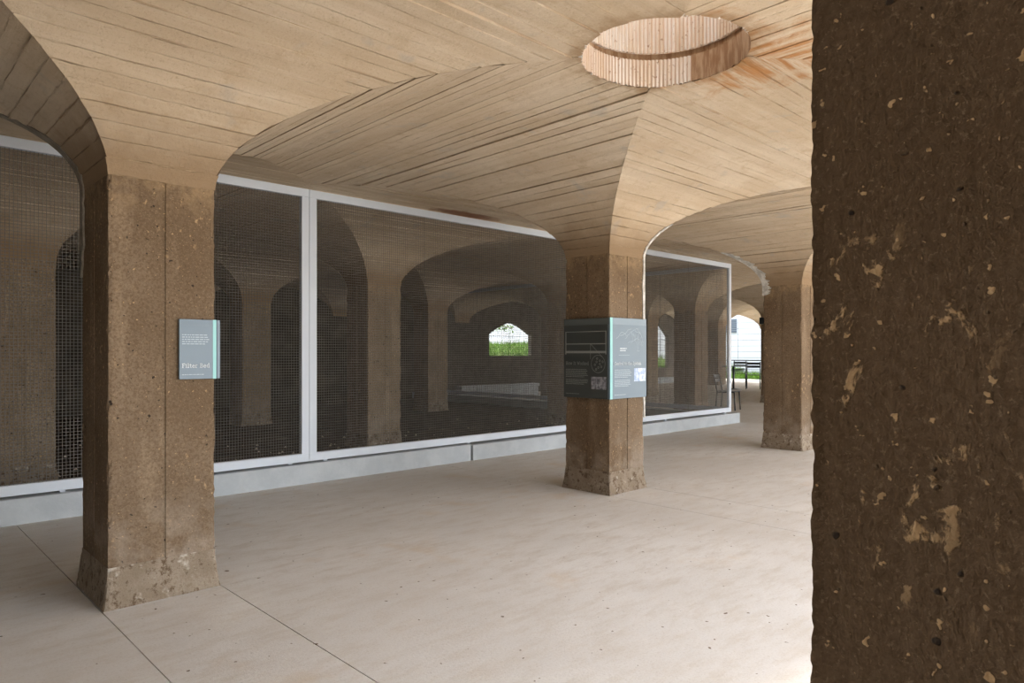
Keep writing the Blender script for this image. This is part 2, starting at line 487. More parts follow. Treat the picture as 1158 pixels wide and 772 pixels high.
ZR0 = -0.22
d2 = math.radians
liner('lower_liner', RING, ZR0, 0.165, d2(13), d2(285), M['ring'], amp=0.006, rough_low=0.012)
liner('smooth_liner', RING + 0.003, ZR0, 0.165, d2(-75), d2(13), M['ring_smooth'], amp=0.0015, rough_low=0.012, n=40)
liner('joint_band', RING + 0.03, 0.16, 0.215, 0, 2 * math.pi, M['ring_smooth'], amp=0.0)
cl = MB()  # hidden flange, added to stop daylight leaking in round the liner
for q in range(48):
    a0, a1 = 2 * math.pi * q / 48, 2 * math.pi * (q + 1) / 48; r0, r1 = RING + 0.008, RING + 0.5
    cl.poly([(r0 * math.cos(a0), r0 * math.sin(a0), 0.04), (r0 * math.cos(a1), r0 * math.sin(a1), 0.04), (r1 * math.cos(a1), r1 * math.sin(a1), 0.04), (r1 * math.cos(a0), r1 * math.sin(a0), 0.04)])
cl.build('leak_collar', M['ring_smooth'], sky_root)
liner('upper_liner', RING + 0.004, 0.205, 1.42, 0, 2 * math.pi, M['ring'], amp=0.006, rough_low=0.01, seed=4)

# ---------------------------------------------------------------- columns
def column_ring(h, z, rag, sd, notch, fq=1.0):
    """closed outline of a square column with ragged arrises and a shallow seam down each face"""
    pts = []
    fr = [-1.0, -0.93, -0.5, -0.032, -0.03, 0.03, 0.032, 0.5, 0.93]
    for side in range(4):
        ca, sa = math.cos(side * math.pi / 2), math.sin(side * math.pi / 2)
        for f in fr:
            d = 0.0
            if abs(f) <= 0.0301: d = notch
            x, y = f * h, -h + d
            if abs(f) == 1.0:
                c = rag * max(0.0, noise.noise(Vector((z * 5 * fq + side * 11, sd, 0))) * 0.8 + 0.35 + 0.9 * noise.noise(Vector((z * 27 * fq, side * 7 + sd, 3))))
                x += c; y += c
            elif abs(f) > 0.9:
                y += 0.25 * rag * noise.noise(Vector((z * 9, side + sd, 7)))
            else:
                y += 0.0025 * noise.noise(Vector((z * 3, f * 2 + side * 5 + sd, 1)))
            pts.append((x * ca - y * sa, x * sa + y * ca, z))
    return pts

def make_column(i, j, label, group=None, detail=True, mat='column', shift=(0, 0), rag=0.010, fq=1.0, rings=64):
    root = tag(empty('concrete_column', (col_u(i) + shift[0], col_v(j) + shift[1], 0)), label, 'column', group)
    sd = i * 3.7 + j * 9.1
    def loft(name, zs, hs, m, notch, rg, cap):
        mb = MB()
        for z, h in zip(zs, hs): mb.v += column_ring(h, z, rg, sd, notch, fq)
        n = 36
        for k in range(len(zs) - 1):
            for q in range(n):
                a, b = k * n + q, k * n + (q + 1) % n
                mb.f.append((a, b, b + n, a + n))
        mb.f.append(tuple(range((len(zs) - 1) * n, len(zs) * n)))
        return mb.build(name, m, root)
    N = rings if detail else 10
    z0, z1 = 0.2, ZS + 0.012
    zz = [z0 + (z1 - z0) * k / N for k in range(N + 1)]
    loft('shaft', zz, [SH] * len(zz), M[mat], 0.006, rag if detail else 0.004, True)
    P = 10 if detail else 4
    zz = [0.002 + 0.218 * k / P for k in range(P + 1)]
    hs = [SH + 0.004 + (BS - SH) * (1 - min(1, z / 0.2)) ** 1.3 for z in zz]
    loft('plinth', zz, hs, M['plinth'], 0.0, rag * 0.8 if detail else 0.003, True)
    return root

c00 = make_column(0, 0, 'brown concrete column carrying the small Filter Bed sign')
c10 = make_column(1, 0, 'brown concrete column with the two-sided information panel wrapped round its corner')
c20 = make_column(2, 0, 'brown concrete column with white-streaked edge, standing past the end of the mesh fence')
c0m = make_column(0, -1, 'dark brown signless column with scattered cream scars all over its face', mat='column_dark', shift=(0.013, 0.0), rag=0.0045, fq=1.9, rings=260)
make_column(0, 1, 'column behind the mesh, next beyond the Filter Bed column', mat='column_dusty')
make_column(1, 1, 'column with ochre scraped face behind the mesh, next beyond the information panel column', mat='column_dusty')
make_column(2, 1, 'column behind the mesh, standing nearest the return of the fence', mat='column_dusty')
make_column(3, 1, 'brown column just outside the return of the mesh fence, beside the single dark chair')
make_column(4, 1, 'far brown column with a small black speaker at its top, at the edge of the ramp')
make_column(4, 2, 'far column at the edge of the ramp with no speaker on it', mat='column_dusty')
make_column(5, 2, 'far column with white-streaked front on the raised terrace floor')
make_column(3, 2, 'column outside the fence return, standing before the long low wall', mat='column_dusty')
deep = 'dim concrete column standing deep in the filter bed behind the mesh'
for i in (1, 2): make_column(i, 2, deep, 'deep filter bed columns', mat='column_dusty')
side = 'concrete column of the hall, off to the side of the signs'
for i, j in ((-1, -1), (-1, 0), (-1, 1), (-1, 2), (0, 2), (1, -1), (2, -1), (3, -1), (4, -1), (5, -1), (3, 0), (4, 0), (5, 0), (5, 1)):
    make_column(i, j, side, 'outlying hall columns', detail=False)

# white plaster repairs along three arrises (follow the groin and the shaft corner)
def arris_patch(column, i, j, su, sv, q0, q1, wid, mat, below, name='arris_patch', wb=None):
    """mortar strip on the corner (su, sv) of column (i, j): from 'below' the springing up the groin to arc fraction q1"""
    mb = MB(); Rr = random.Random(i * 7 + j + 3); path = []
    if below > 0:
        n = 14
        for k in range(n): path.append((0.0, ZS - below + below * k / n))
    m = 26
    for k in range(m + 1):
        th = q1 * k / m * math.pi / 2
        path.append((AR * (1 - math.cos(th)), ZS + RISE * math.sin(th)))
    rows = []
    for k, (d, z) in enumerate(path):
        if q0 > 0 and z < ZS + RISE * math.sin(q0 * math.pi / 2): continue
        e = min(1, min(k + 1, len(path) - k) / 4)
        w1 = wid * Rr.uniform(0.55, 1.2) * e; w2 = (wb or wid) * Rr.uniform(0.55, 1.2) * e
        o = SH + d; out = 0.013
        # three points: on face u, on the corner, on face v
        a = Vector((su * (o + out * 0.8), sv * (o - w1 + out * 0), z)); c = Vector((su * (o + out * 0.8), sv * (o + out * 0.8), z - 0.004)); b = Vector((su * (o - w2), sv * (o + out * 0.8), z))
        ai = a - Vector((su * 0.03, 0, -0.0)); bi = b - Vector((0, sv * 0.03, -0.0))
        rows.append((ai, a, c, b, bi))
    n0 = 0
    for r in rows: mb.v += [tuple(p) for p in r]
    for k in range(len(rows) - 1):
        for q in range(4):
            a = k * 5 + q
            mb.f.append((a, a + 1, a + 6, a + 5))
    return mb.build(name, M[mat], column)
arris_patch(c20, 2, 0, -1, 1, 0, 0.44, 0.11, 'plaster', 0.12, wb=0.025)
arris_patch(c10, 1, 0, 1, -1, 0, 0.30, 0.012, 'plaster', 1.6, wb=0.028)
arris_patch(c00, 0, 0, -1, 1, 0, 0.48, 0.06, 'plaster_grey', 0.5, wb=0.02)

# ---------------------------------------------------------------- walls of the hall
WT = 0.42
def arch_wall(name, axis, line, bays, z_top, mat, openings, thick=WT, inner=0.0, piers=True):
    """wall along x (axis 'x', at y=line) or y. openings: bay index -> (half width, sill z, spring z, top z) or 'vault' or None"""
    mb = MB()
    def P(l, d, z): return (l, line + d, z) if axis == 'x' else (line + d, l, z)
    d0, d1 = inner - thick / 2, inner + thick / 2
    def slab(l0, l1, z0a, z0b, z1a, z1b):
        mb.hexa([P(l0, d0, z0a), P(l1, d0, z0b), P(l1, d1, z0b), P(l0, d1, z0a), P(l0, d0, z1a), P(l1, d0, z1b), P(l1, d1, z1b), P(l0, d1, z1a)])
    base = col_u if axis == 'x' else col_v
    for k in bays:
        c = base(k) + S / 2; op = openings.get(k)
        if op is None: slab(c - S / 2, c + S / 2, 0, 0, z_top, z_top); continue
        if op == 'vault': hw, sill, zs, zt = AR, 0, ZS, ZC
        else: hw, sill, zs, zt = op
        pz = 0 if piers else ZS + 0.014
        slab(c - S / 2, c - hw, pz, pz, z_top, z_top); slab(c + hw, c + S / 2, pz, pz, z_top, z_top)
        if sill > 0: slab(c - hw, c + hw, 0, 0, sill, sill)
        n = 28
        for q in range(n):
            a0, a1 = math.pi * q / n, math.pi * (q + 1) / n
            if op == 'vault': h0, h1 = math.sin(a0), math.sin(a1)
            else: h0, h1 = 1 - abs(math.cos(a0)) ** 1.45, 1 - abs(math.cos(a1)) ** 1.45
            slab(c - hw * math.cos(a0), c - hw * math.cos(a1), zs + (zt - zs) * h0, zs + (zt - zs) * h1, z_top, z_top)
    return tag(mb.build(name, M[mat]), None, None, None, 'structure')
ZT = 4.3
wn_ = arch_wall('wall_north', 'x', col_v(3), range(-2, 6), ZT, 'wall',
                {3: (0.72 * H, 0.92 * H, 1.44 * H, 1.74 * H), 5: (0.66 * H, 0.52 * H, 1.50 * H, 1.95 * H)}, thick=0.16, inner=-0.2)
we_ = arch_wall('wall_east', 'y', col_u(6), range(-1, 3), ZT, 'column', {k: 'vault' for k in (-1, 0, 1, 2)})
ws_ = arch_wall('wall_south', 'x', col_v(-1), range(0, 6), ZT, 'column', {k: 'vault' for k in range(0, 6)}, piers=False)
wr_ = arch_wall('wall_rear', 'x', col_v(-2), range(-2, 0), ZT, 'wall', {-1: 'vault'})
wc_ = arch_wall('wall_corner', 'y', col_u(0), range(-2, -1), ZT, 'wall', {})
wr_['label'] = 'rear wall of the hall with one open arch'
wc_['label'] = 'closed side wall of the rear bay'
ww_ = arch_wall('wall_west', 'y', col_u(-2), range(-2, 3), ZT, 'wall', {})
wn_['label'] = 'dim concrete back wall with arched window openings'
we_['label'] = 'open arcade wall toward the terrace'
ws_['label'] = 'open arcade wall on the daylight side'
ww_['label'] = 'closed concrete end wall'

# ---------------------------------------------------------------- floor: slabs with open joints, filter sand, ramp, terrace
FV = 4.89 * H                    # front of the kerb
floor = MB().box(col_u(-2), 13.42 * H, col_v(-2), col_v(3), -0.14, -0.012).build('floor', M['subbase'])
tag(floor, 'pale concrete hall floor cut into slabs by fine joints', None, None, 'structure')
ub = [col_u(-2)]
for i in range(-1, 4): ub += [col_u(i) - BS - 0.006, col_u(i) + BS + 0.006]
ub += [13.40 * H]
vb = [col_v(-2), col_v(-1) - BS - 0.004, col_v(-1) + BS, col_v(0) - BS - 0.004, FV]
Rf = random.Random(11)
def slab_piece(x0, x1, y0, y1):
    g = 0.0028
    z = -Rf.uniform(0, 0.0012)
    MB().box(x0 + g, x1 - g, y0 + g * 0.4, y1 - g * 0.4, -0.012, z).build('floor_slab', M['floor'], floor)
for a, b in zip(ub, ub[1:]):
    for c, d in zip(vb, vb[1:]): slab_piece(a, b, c, d)
RU = 8.98 * H                    # return of the fence
vb2 = [FV, col_v(1) - BS, col_v(1) + BS, col_v(2) - BS, col_v(3) - 0.26]
for a, b in zip([RU + 0.02, col_u(3) - BS, col_u(3) + BS], [col_u(3) - BS, col_u(3) + BS, 13.40 * H]):
    for c, d in zip(vb2, vb2[1:]): slab_piece(a, b, c, d)
# sand bed behind the fence, a gently uneven surface
mb = MB(); nx, ny = 70, 50
x0, x1, y0, y1 = col_u(-2) + 0.2, RU - 0.12, FV + 0.3, col_v(3) - 0.24
for a in range(nx + 1):
    for b in range(ny + 1):
        x, y = x0 + (x1 - x0) * a / nx, y0 + (y1 - y0) * b / ny
        mb.v.append((x, y, 0.012 + 0.03 * (noise.noise(Vector((x * 0.9, y * 0.9, 2))) + 0.5 * noise.noise(Vector((x * 3, y * 3, 5))))))
for a in range(nx):
    for b in range(ny):
        q = a * (ny + 1) + b; mb.f.append((q, q + ny + 1, q + ny + 2, q + 1))
tag(mb.build('sand_bed', M['sand'], floor, smooth=True), 'dark uneven filter sand behind the fence', None, None, 'stuff')
mb = MB(); Rd = random.Random(5)
for k in range(340):
    x, y = Rd.uniform(0.5 * H, RU - 0.3), FV + 0.35 + abs(Rd.gauss(0, 1.6))
    if y > y1: continue
    s_ = Rd.uniform(0.006, 0.03); a = Rd.uniform(0, 6.28); z = 0.045
    pts = [(x + s_ * math.cos(a + q * 2.09), y + s_ * math.sin(a + q * 2.09), z) for q in range(3)] + [(x, y, z + s_ * 0.9)]
    n0 = len(mb.v); mb.v += pts
    for q in ((0, 1, 3), (1, 2, 3), (2, 0, 3)): mb.f.append(tuple(n0 + w for w in q))
tag(mb.build('debris_crumbs', M['debris'], floor), 'pale crumbs of rubble scattered on the sand', None, None, 'stuff')

TZ = 0.153 * H                   # terrace height
mb = MB()
mb.hexa([(13.40 * H, 4.0 * H, -0.1), (14.2 * H, 4.0 * H, -0.1), (14.2 * H, col_v(3) - 0.26, -0.1), (13.40 * H, col_v(3) - 0.26, -0.1),
         (13.40 * H, 4.0 * H, 0.0), (14.2 * H, 4.0 * H, TZ), (14.2 * H, col_v(3) - 0.26, TZ), (13.40 * H, col_v(3) - 0.26, 0.0)])
tag(mb.build('ramp', M['floor']), 'short pale concrete ramp up to the terrace', None, None, 'structure')
tag(MB().box(14.2 * H, 20.6 * H, 4.0 * H, col_v(3) - 0.26, -0.1, TZ).build('terrace_floor', M['floor']), 'raised pale concrete terrace under the far arches', None, None, 'structure')

# outdoors
tag(MB().box(-60, 90, -60, col_v(-2) + 0.2, -0.3, -0.02).build('plaza_ground', M['paving']), 'sunlit pale plaza outside the arcade', None, None, 'structure')
tag(MB().box(13.42 * H, 90, col_v(-2) + 0.2, 4.0 * H, -0.3, -0.02).build('side_paving', M['paving']), 'pale paving beside the terrace', None, None, 'structure')
lawn = MB().box(20.6 * H, 60, 4.0 * H, 40, -0.3, TZ - 0.02).build('lawn', M['grassy_ground'])
tag(lawn, 'sunlit lawn beyond the terrace railing', None, None, 'structure')
yb0, yb1 = col_v(3) + 0.2, 17.6 * H
def bank_z(x, y):
    f = min(1, max(0, (x / H - 18.2) / 3.5)); f = f * f * (3 - 2 * f); g = (y - yb0) / (yb1 - yb0)
    hi, lo = (0.86 + 0.44 * g) * H, (0.40 + 0.16 * g) * H
    return hi * (1 - f) + lo * f + 0.04 * noise.noise(Vector((x * 0.7, y * 0.7, 4)))
mb = MB(); nx, ny = 60, 8
for a in range(nx + 1):
    for b in range(ny + 1):
        x, y = 4 * H + 30 * H * a / nx, yb0 + (yb1 - yb0) * b / ny; mb.v.append((x, y, bank_z(x, y)))
for a in range(nx):
    for b in range(ny):
        q = a * (ny + 1) + b; mb.f.append((q, q + ny + 1, q + ny + 2, q + 1))
bank = tag(mb.build('grass_bank', M['grassy_ground']), 'sunlit grass bank outside the arched window', None, None, 'structure')

def grass(name, parent, n, fx, hgt, seed):
    mb = MB(); Rg = random.Random(seed)
    for k in range(n):
        x, y, z = fx(Rg); h = hgt * Rg.uniform(0.5, 1.3); a = Rg.uniform(0, 6.28); w = 0.012
        dx, dy = math.cos(a) * w, math.sin(a) * w; lx, ly = Rg.uniform(-0.1, 0.1), Rg.uniform(-0.1, 0.1)
        mb.poly(((x - dx, y - dy, z), (x + dx, y + dy, z), (x + lx, y + ly, z + h)))
    return tag(mb.build(name, M['grass_blade'], parent), 'tall green grass blades', None, None, 'stuff')
def on_bank(Rg):
    x, y = Rg.uniform(11 * H, 27 * H), Rg.uniform(yb0 + 0.1, yb1)
    z = bank_z(x, y)
    return x, y, z - 0.03
grass('grass_blades', bank, 14000, on_bank, 0.26, 21)
grass('grass_blades', lawn, 7000, lambda Rg: (Rg.uniform(20.7 * H, 24.3 * H), Rg.uniform(8 * H, 15 * H), TZ - 0.03), 0.28, 22)

# white clad buildings outside
def clad_wall(name, label, axis, line, l0, l1, z0, z1, pw, ph, out, zfine):
    root = tag(empty(name, ((l0 + l1) / 2, line, 0) if axis == 'x' else (line, (l0 + l1) / 2, 0)), label, 'building')
    def box(mb, a0, a1, d0, d1, za, zb):
        d0, d1 = sorted((d0 * out, d1 * out))
        a0 -= (l0 + l1) / 2; a1 -= (l0 + l1) / 2
        return mb.box(a0, a1, d0, d1, za, zb) if axis == 'x' else mb.box(d0, d1, a0, a1, za, zb)
    box(MB(), l0, l1, -6, 0, -0.3, z1).build('wall_core', M['panel_joint'], root)
    proto = None; n = int((l1 - l0) / pw); z = z0; row = 0
    while z < zfine - 0.01:
        for k in range(n):
            m = MB(); box(m, l0 + k * pw + 0.012, l0 + (k + 1) * pw - 0.012, -0.01, 0.03, z + 0.01, z + ph - 0.01)
            m.build('cladding_panel', M['white_panel'], root)
        z += ph; row += 1
    for k in range(n):
        m = MB(); box(m, l0 + k * pw + 0.012, l0 + (k + 1) * pw - 0.012, -0.01, 0.03, z + 0.01, z1)
        m.build('cladding_panel', M['white_panel'], root)
    return root, box
eb, ebox = clad_wall('clad_building', 'white panelled building beyond the terrace and its railing', 'y', 24.4 * H, 7 * H, 16 * H, 0.2, 7.0, 1.5 * H, 0.22 * H, -1, 2.9)
nb, nbox = clad_wall('clad_building', 'white block building behind the grass bank outside the arched window', 'x', 17.8 * H, 12 * H, 34 * H, 0.5, 8.0, 1.1 * H, 0.24 * H, -1, 3.2)
for root, bx_, l0, l1, z0, n in ((eb, ebox, 13.05 * H, 13.8 * H, 1.78 * H, 7), (nb, nbox, 23.4 * H, 25.4 * H, 1.65 * H, 6)):
    m = MB(); bx_(m, l0, l1, 0.03, 0.05, z0 - 0.05, z0 + n * 0.1); lf = m.build('louvre_vent', M['panel_joint'], root)
    for k in range(n):
        m = MB(); bx_(m, l0, l1, 0.05, 0.10, z0 + k * 0.1, z0 + k * 0.1 + 0.05); m.build('louvre_slat', M['louvre'], lf)

# branch of leaves hanging in front of the arched window
br = tag(empty('leafy_branch', (14.25 * H, 15.0 * H, 1.24 * H)), 'bright green leafy branch hanging outside the arched window', 'branch')
MB().tube([(-2.6, 0.1, -0.4), (-1.2, 0.05, 0.62), (-0.5, 0, 0.78), (0.25, 0, 0.66)], 0.018, 6).build('twig', M['bark'], br)
Rl = random.Random(8); mb = MB()
for k in range(110):
    t = Rl.uniform(0, 1); x = -1.3 + 1.55 * t; z = 0.60 + 0.2 * math.sin(t * 3) - Rl.uniform(-0.06, 0.2); y = Rl.uniform(-0.2, 0.2)
    a = Rl.uniform(0, 6.28); l = Rl.uniform(0.06, 0.11); dx, dz = math.cos(a) * l, math.sin(a) * l
    mb.poly(((x, y, z), (x + dx * .5 - dz * .3, y + .02, z + dz * .5 + dx * .3), (x + dx, y, z + dz), (x + dx * .5 + dz * .3, y - .02, z + dz * .5 - dx * .3)))
tag(mb.build('leaves', M['leaf'], br), kind='stuff')
# trunk support: the twig springs from a sapling on the bank
MB().tube([(-2.6, 0.1, -1.35), (-2.62, 0.1, -0.7), (-2.6, 0.1, -0.38)], 0.03, 6).build('stem', M['bark'], br)

# low concrete walls inside the filter bed
for l0, l1, lab in ((9.15, 11.42, 'long low concrete wall with pale coping, deep in the filter bed'), (15.0, 16.94, 'short low concrete wall with pale coping under the second arched window')):
    zb = TZ if l0 > 14 else 0.02
    r_ = tag(empty('low_wall', ((l0 + l1) / 2 * H, 11.1 * H, zb)), lab, 'low wall')
    w = (l1 - l0) / 2 * H; zt = 0.30 * H - zb
    MB().box(-w, w, -0.12, 0.12, -0.01, zt - 0.08).build('wall_body', M['curb'], r_)
    MB().box(-w - 0.02, w + 0.02, -0.15, 0.15, zt - 0.08, zt).build('coping', M['coping'], r_)

# ---------------------------------------------------------------- kerb under the fence
KZ = 0.150 * H
kerb = tag(empty('concrete_kerb', (2 * H, FV, 0)), 'pale blue-grey concrete kerb under the mesh fence', 'kerb')
for a, b, f_, t_ in ((-5.3 * H + 0.22, 4.17 * H, 0.0, KZ), (4.19 * H, 9.205 * H, -0.012, KZ - 0.012)):
    MB().box(a - 2 * H, b - 2 * H, f_, 0.34, -0.01, t_).build('kerb_block', M['curb'], kerb, bevel=0.006)
MB().box(RU - 0.14 - 2 * H, RU + 0.16 - 2 * H, 0.345, col_v(3) - 0.3 - FV, -0.01, KZ - 0.012).build('kerb_block', M['curb'], kerb, bevel=0.006)

# ---------------------------------------------------------------- mesh fence panels
FZ0, FZ1 = 0.163 * H, 2.256 * H
FW, FD = 0.0625 * H, 0.055       # member face and depth
PITCH, WIRE = 0.0278, 0.0022
def fence_panel(length, loc, rz, label, top=FZ1, k_low=False, first_post=True):
    root = tag(empty('mesh_fence_panel', loc, rz), label, 'fence panel', 'framed wire mesh panels')
    L = length; g = 0.002
    MB().box(g, L - g, -FD / 2, FD / 2, FZ0, FZ0 + FW).build('bottom_rail', M['frame'], root, bevel=0.003)
    MB().box(g, L - g, -FD / 2, FD / 2, top - FW, top).build('top_rail', M['frame'], root, bevel=0.003)
    if first_post: MB().box(g, FW, -FD / 2, FD / 2, FZ0 + FW, top - FW).build('post', M['frame'], root, bevel=0.003)
    MB().box(L - FW, L - g, -FD / 2, FD / 2, FZ0 + FW, top - FW).build('post', M['frame'], root, bevel=0.003)
    mb = MB(); yv, yh_ = 0.0, 0.0032; z0, z1 = FZ0 + FW - 0.01, top - FW + 0.01
    def bar(a, b, r):
        a, b = Vector(a), Vector(b); d = (b - a).normalized(); u = Vector((0, 1, 0)); w = d.cross(u); n0 = len(mb.v)
        for p in (a, b):
            for q, e in ((1, 0), (0, 1), (-1, 0), (0, -1)): mb.v.append(tuple(p + u * r * q + w * r * e))
        for q in range(4): mb.f.append((n0 + q, n0 + (q + 1) % 4, n0 + 4 + (q + 1) % 4, n0 + 4 + q))
    n = int((L - 2 * FW) / PITCH)
    for k in range(n):
        x = FW + PITCH * (k + 0.5)
        bar((x, yv, z0), (x, yv, z1), WIRE * (1.9 if k in (n // 3, 2 * n // 3) else 1))
    m = int((z1 - z0) / PITCH)
    for k in range(m):
        z = z0 + PITCH * (k + 0.5); bar((FW - 0.01, yh_, z), (L - FW + 0.01, yh_, z), WIRE)
    tag(mb.build('wire_mesh', M['wire'], root), kind='stuff')
    # sill clips under the bottom rail stand on the kerb
    for x in (0.2, L / 2, L - 0.2):
        MB().box(x - 0.02, x + 0.02, -0.005, 0.02, KZ - (0.012 if k_low else 0) + 0.0005, FZ0 - 0.0005).build('foot_clip', M['frame'], root)
    return root
FY = 4.93 * H + 0.025
PL = 3.24 * H
for k, lab in enumerate(('grey framed wire mesh fence panel meeting behind the Filter Bed column', 'grey framed wire mesh fence panel between the two sign columns', 'grey framed wire mesh fence panel with the free end corner post')):
    fence_panel(PL, ((2.571 + (k - 1) * 3.24) * H, FY, 0), 0, lab, k_low=k == 2)
fence_panel(2.0 * H, ((2.571 - 3.24 - 2.0) * H, FY, 0), 0, 'short grey framed wire mesh fence panel at the closed end of the hall')
for k in range(2):
    fence_panel(PL, (RU + 0.02, FY + 0.035 + k * PL, 0), math.pi / 2, ('grey framed wire mesh return panel running back from the corner post', 'grey framed wire mesh return panel deeper in, ahead of the back wall')[k], k_low=True, first_post=k > 0)

# ---------------------------------------------------------------- signs
GLYPH = {  # strokes on a 0..1 x-height grid: list of polylines; slab serifs included
 'F': (0.85, [[(.2, 0), (.2, 1.4)], [(.2, 1.4), (.78, 1.4), (.78, 1.2)], [(.2, .72), (.6, .72)], [(.05, 0), (.4, 0)], [(.05, 1.4), (.2, 1.4)]]),
 'B': (0.95, [[(.2, 0), (.2, 1.4)], [(.05, 1.4), (.55, 1.4), (.72, 1.25), (.72, .9), (.55, .74), (.2, .74)], [(.55, .74), (.8, .58), (.8, .16), (.6, 0), (.05, 0)]]),
 'H': (1.1, [[(.2, 0), (.2, 1.4)], [(.88, 0), (.88, 1.4)], [(.2, .72), (.88, .72)], [(.04, 0), (.36, 0)], [(.04, 1.4), (.36, 1.4)], [(.72, 0), (1.04, 0)], [(.72, 1.4), (1.04, 1.4)]]),
 'I': (0.5, [[(.25, 0), (.25, 1.4)], [(.08, 0), (.42, 0)], [(.08, 1.4), (.42, 1.4)]]),
 'W': (1.4, [[(.1, 1.4), (.4, 0), (.7, 1.2), (1.0, 0), (1.3, 1.4)], [(0, 1.4), (.26, 1.4)], [(1.14, 1.4), (1.4, 1.4)]]),
 'C': (0.95, [[(.85, 1.05), (.82, 1.4)], [(.82, 1.22), (.6, 1.4), (.35, 1.36), (.15, 1.1), (.1, .7), (.15, .3), (.35, .04), (.62, 0), (.85, .22)]]),
 'S': (0.85, [[(.7, 1.05), (.7, 1.4)], [(.7, 1.22), (.5, 1.4), (.25, 1.36), (.13, 1.1), (.25, .86), (.55, .66), (.72, .42), (.62, .1), (.4, 0), (.12, .2)], [(.12, 0), (.12, .36)]]),
 'i': (0.5, [[(.25, 0), (.25, 1), (.08, 1)], [(.06, 0), (.44, 0)], [(.22, 1.28), (.3, 1.36)]]),
 'l': (0.5, [[(.25, 0), (.25, 1.45), (.08, 1.45)], [(.06, 0), (.44, 0)]]),
 't': (0.6, [[(.25, 1.32), (.25, .16), (.38, 0), (.56, .08)], [(.06, 1), (.52, 1)]]),
 'e': (0.85, [[(.1, .55), (.75, .55), (.7, .85), (.45, 1.0), (.2, .88), (.1, .5), (.2, .12), (.45, 0), (.74, .14)]]),
 'r': (0.65, [[(.2, 0), (.2, 1), (.05, 1)], [(.04, 0), (.42, 0)], [(.2, .7), (.38, .95), (.62, .98)]]),
 'd': (0.9, [[(.7, 0), (.7, 1.45), (.52, 1.45)], [(.7, .8), (.45, 1), (.2, .88), (.1, .5), (.2, .12), (.45, 0), (.7, .2)], [(.7, 0), (.86, 0)]]),
 'o': (0.9, [[(.45, 0), (.2, .12), (.1, .5), (.2, .88), (.45, 1), (.7, .88), (.8, .5), (.7, .12), (.45, 0)]]),
 'w': (1.2, [[(.08, 1), (.32, 0), (.58, .9), (.84, 0), (1.1, 1)], [(0, 1), (.22, 1)], [(.96, 1), (1.18, 1)]]),
 'k': (0.9, [[(.2, 0), (.2, 1.45), (.04, 1.45)], [(.04, 0), (.36, 0)], [(.72, 1), (.2, .45)], [(.38, .62), (.8, 0)], [(.56, 1), (.84, 1)], [(.62, 0), (.9, 0)]]),
 'n': (0.95, [[(.2, 0), (.2, 1), (.05, 1)], [(.2, .75), (.45, 1), (.68, .85), (.7, 0)], [(.05, 0), (.36, 0)], [(.56, 0), (.86, 0)]]),
 'a': (0.85, [[(.14, .85), (.4, 1), (.62, .88), (.64, .1), (.82, 0)], [(.64, .55), (.3, .5), (.12, .25), (.3, 0), (.64, .2)]]),
 'h': (0.95, [[(.2, 0), (.2, 1.45), (.05, 1.45)], [(.2, .75), (.45, 1), (.68, .85), (.7, 0)], [(.05, 0), (.36, 0)], [(.56, 0), (.86, 0)]]),
 'y': (0.9, [[(.12, 1), (.45, 0)], [(.78, 1), (.4, -.4), (.12, -.4)], [(.0, 1), (.26, 1)], [(.64, 1), (.9, 1)]]),
 's': (0.75, [[(.62, .8), (.4, 1), (.16, .84), (.24, .58), (.52, .44), (.62, .2), (.4, 0), (.12, .18)]]),
 'm': (1.35, [[(.2, 0), (.2, 1), (.05, 1)], [(.2, .75), (.42, 1), (.62, .85), (.64, 0)], [(.64, .75), (.86, 1), (1.08, .85), (1.1, 0)], [(.05, 0), (.34, 0)], [(.5, 0), (.78, 0)], [(.96, 0), (1.25, 0)]]),
 ' ': (0.5, [])}
def stroke(mb, pts, w, y):
    for a, b in zip(pts, pts[1:]):
        a, b = Vector(a), Vector(b); d = b - a
        if d.length < 1e-6: continue
        d.normalize(); n = Vector((-d.y, d.x)) * w / 2; a = a - d * w * .3; b = b + d * w * .3
        mb.poly([(q.x, y, q.y) for q in (a - n, b - n, b + n, a + n)])
def text_width(t): return sum(GLYPH[c][0] + 0.1 for c in t)
def lettering(name, t, x, z, width, mat, parent, y, weight=0.15, tall=0.84):
    """text in the panel plane (local x right, z up, facing -y)"""
    mb = MB(); s_ = width / text_width(t); cx = x
    for c in t:
        adv, pl = GLYPH[c]
        for q in pl: stroke(mb, [(cx + p[0] * s_, z + p[1] * s_ * tall) for p in q], weight * s_, y)
        cx += (adv + 0.1) * s_
    return mb.build(name, M[mat], parent)
def body_text(name, x, z, width, lines, lh, mat, parent, y, seed, last=0.8):
    mb = MB(); Rt = random.Random(seed)
    for k in range(lines):
        cx = x; end = x + width * (Rt.uniform(0.88, 1.0) if k < lines - 1 else last)
        while cx < end - lh * .4:
            w = min(Rt.uniform(1.0, 3.6) * lh * 0.5, end - cx)
            z0 = z - k * lh
            mb.poly([(cx, y, z0), (cx + w, y, z0), (cx + w, y, z0 + lh * .42), (cx, y, z0 + lh * .42)]); cx += w + lh * .3
    return tag(mb.build(name, M[mat], parent), kind='stuff')
def disc_outline(mb, cx, cz, r, w, y, n=28, sq=1.0):
    stroke(mb, [(cx + r * math.cos(2 * math.pi * k / n), cz + r * sq * math.sin(2 * math.pi * k / n)) for k in range(n + 1)], w, y)

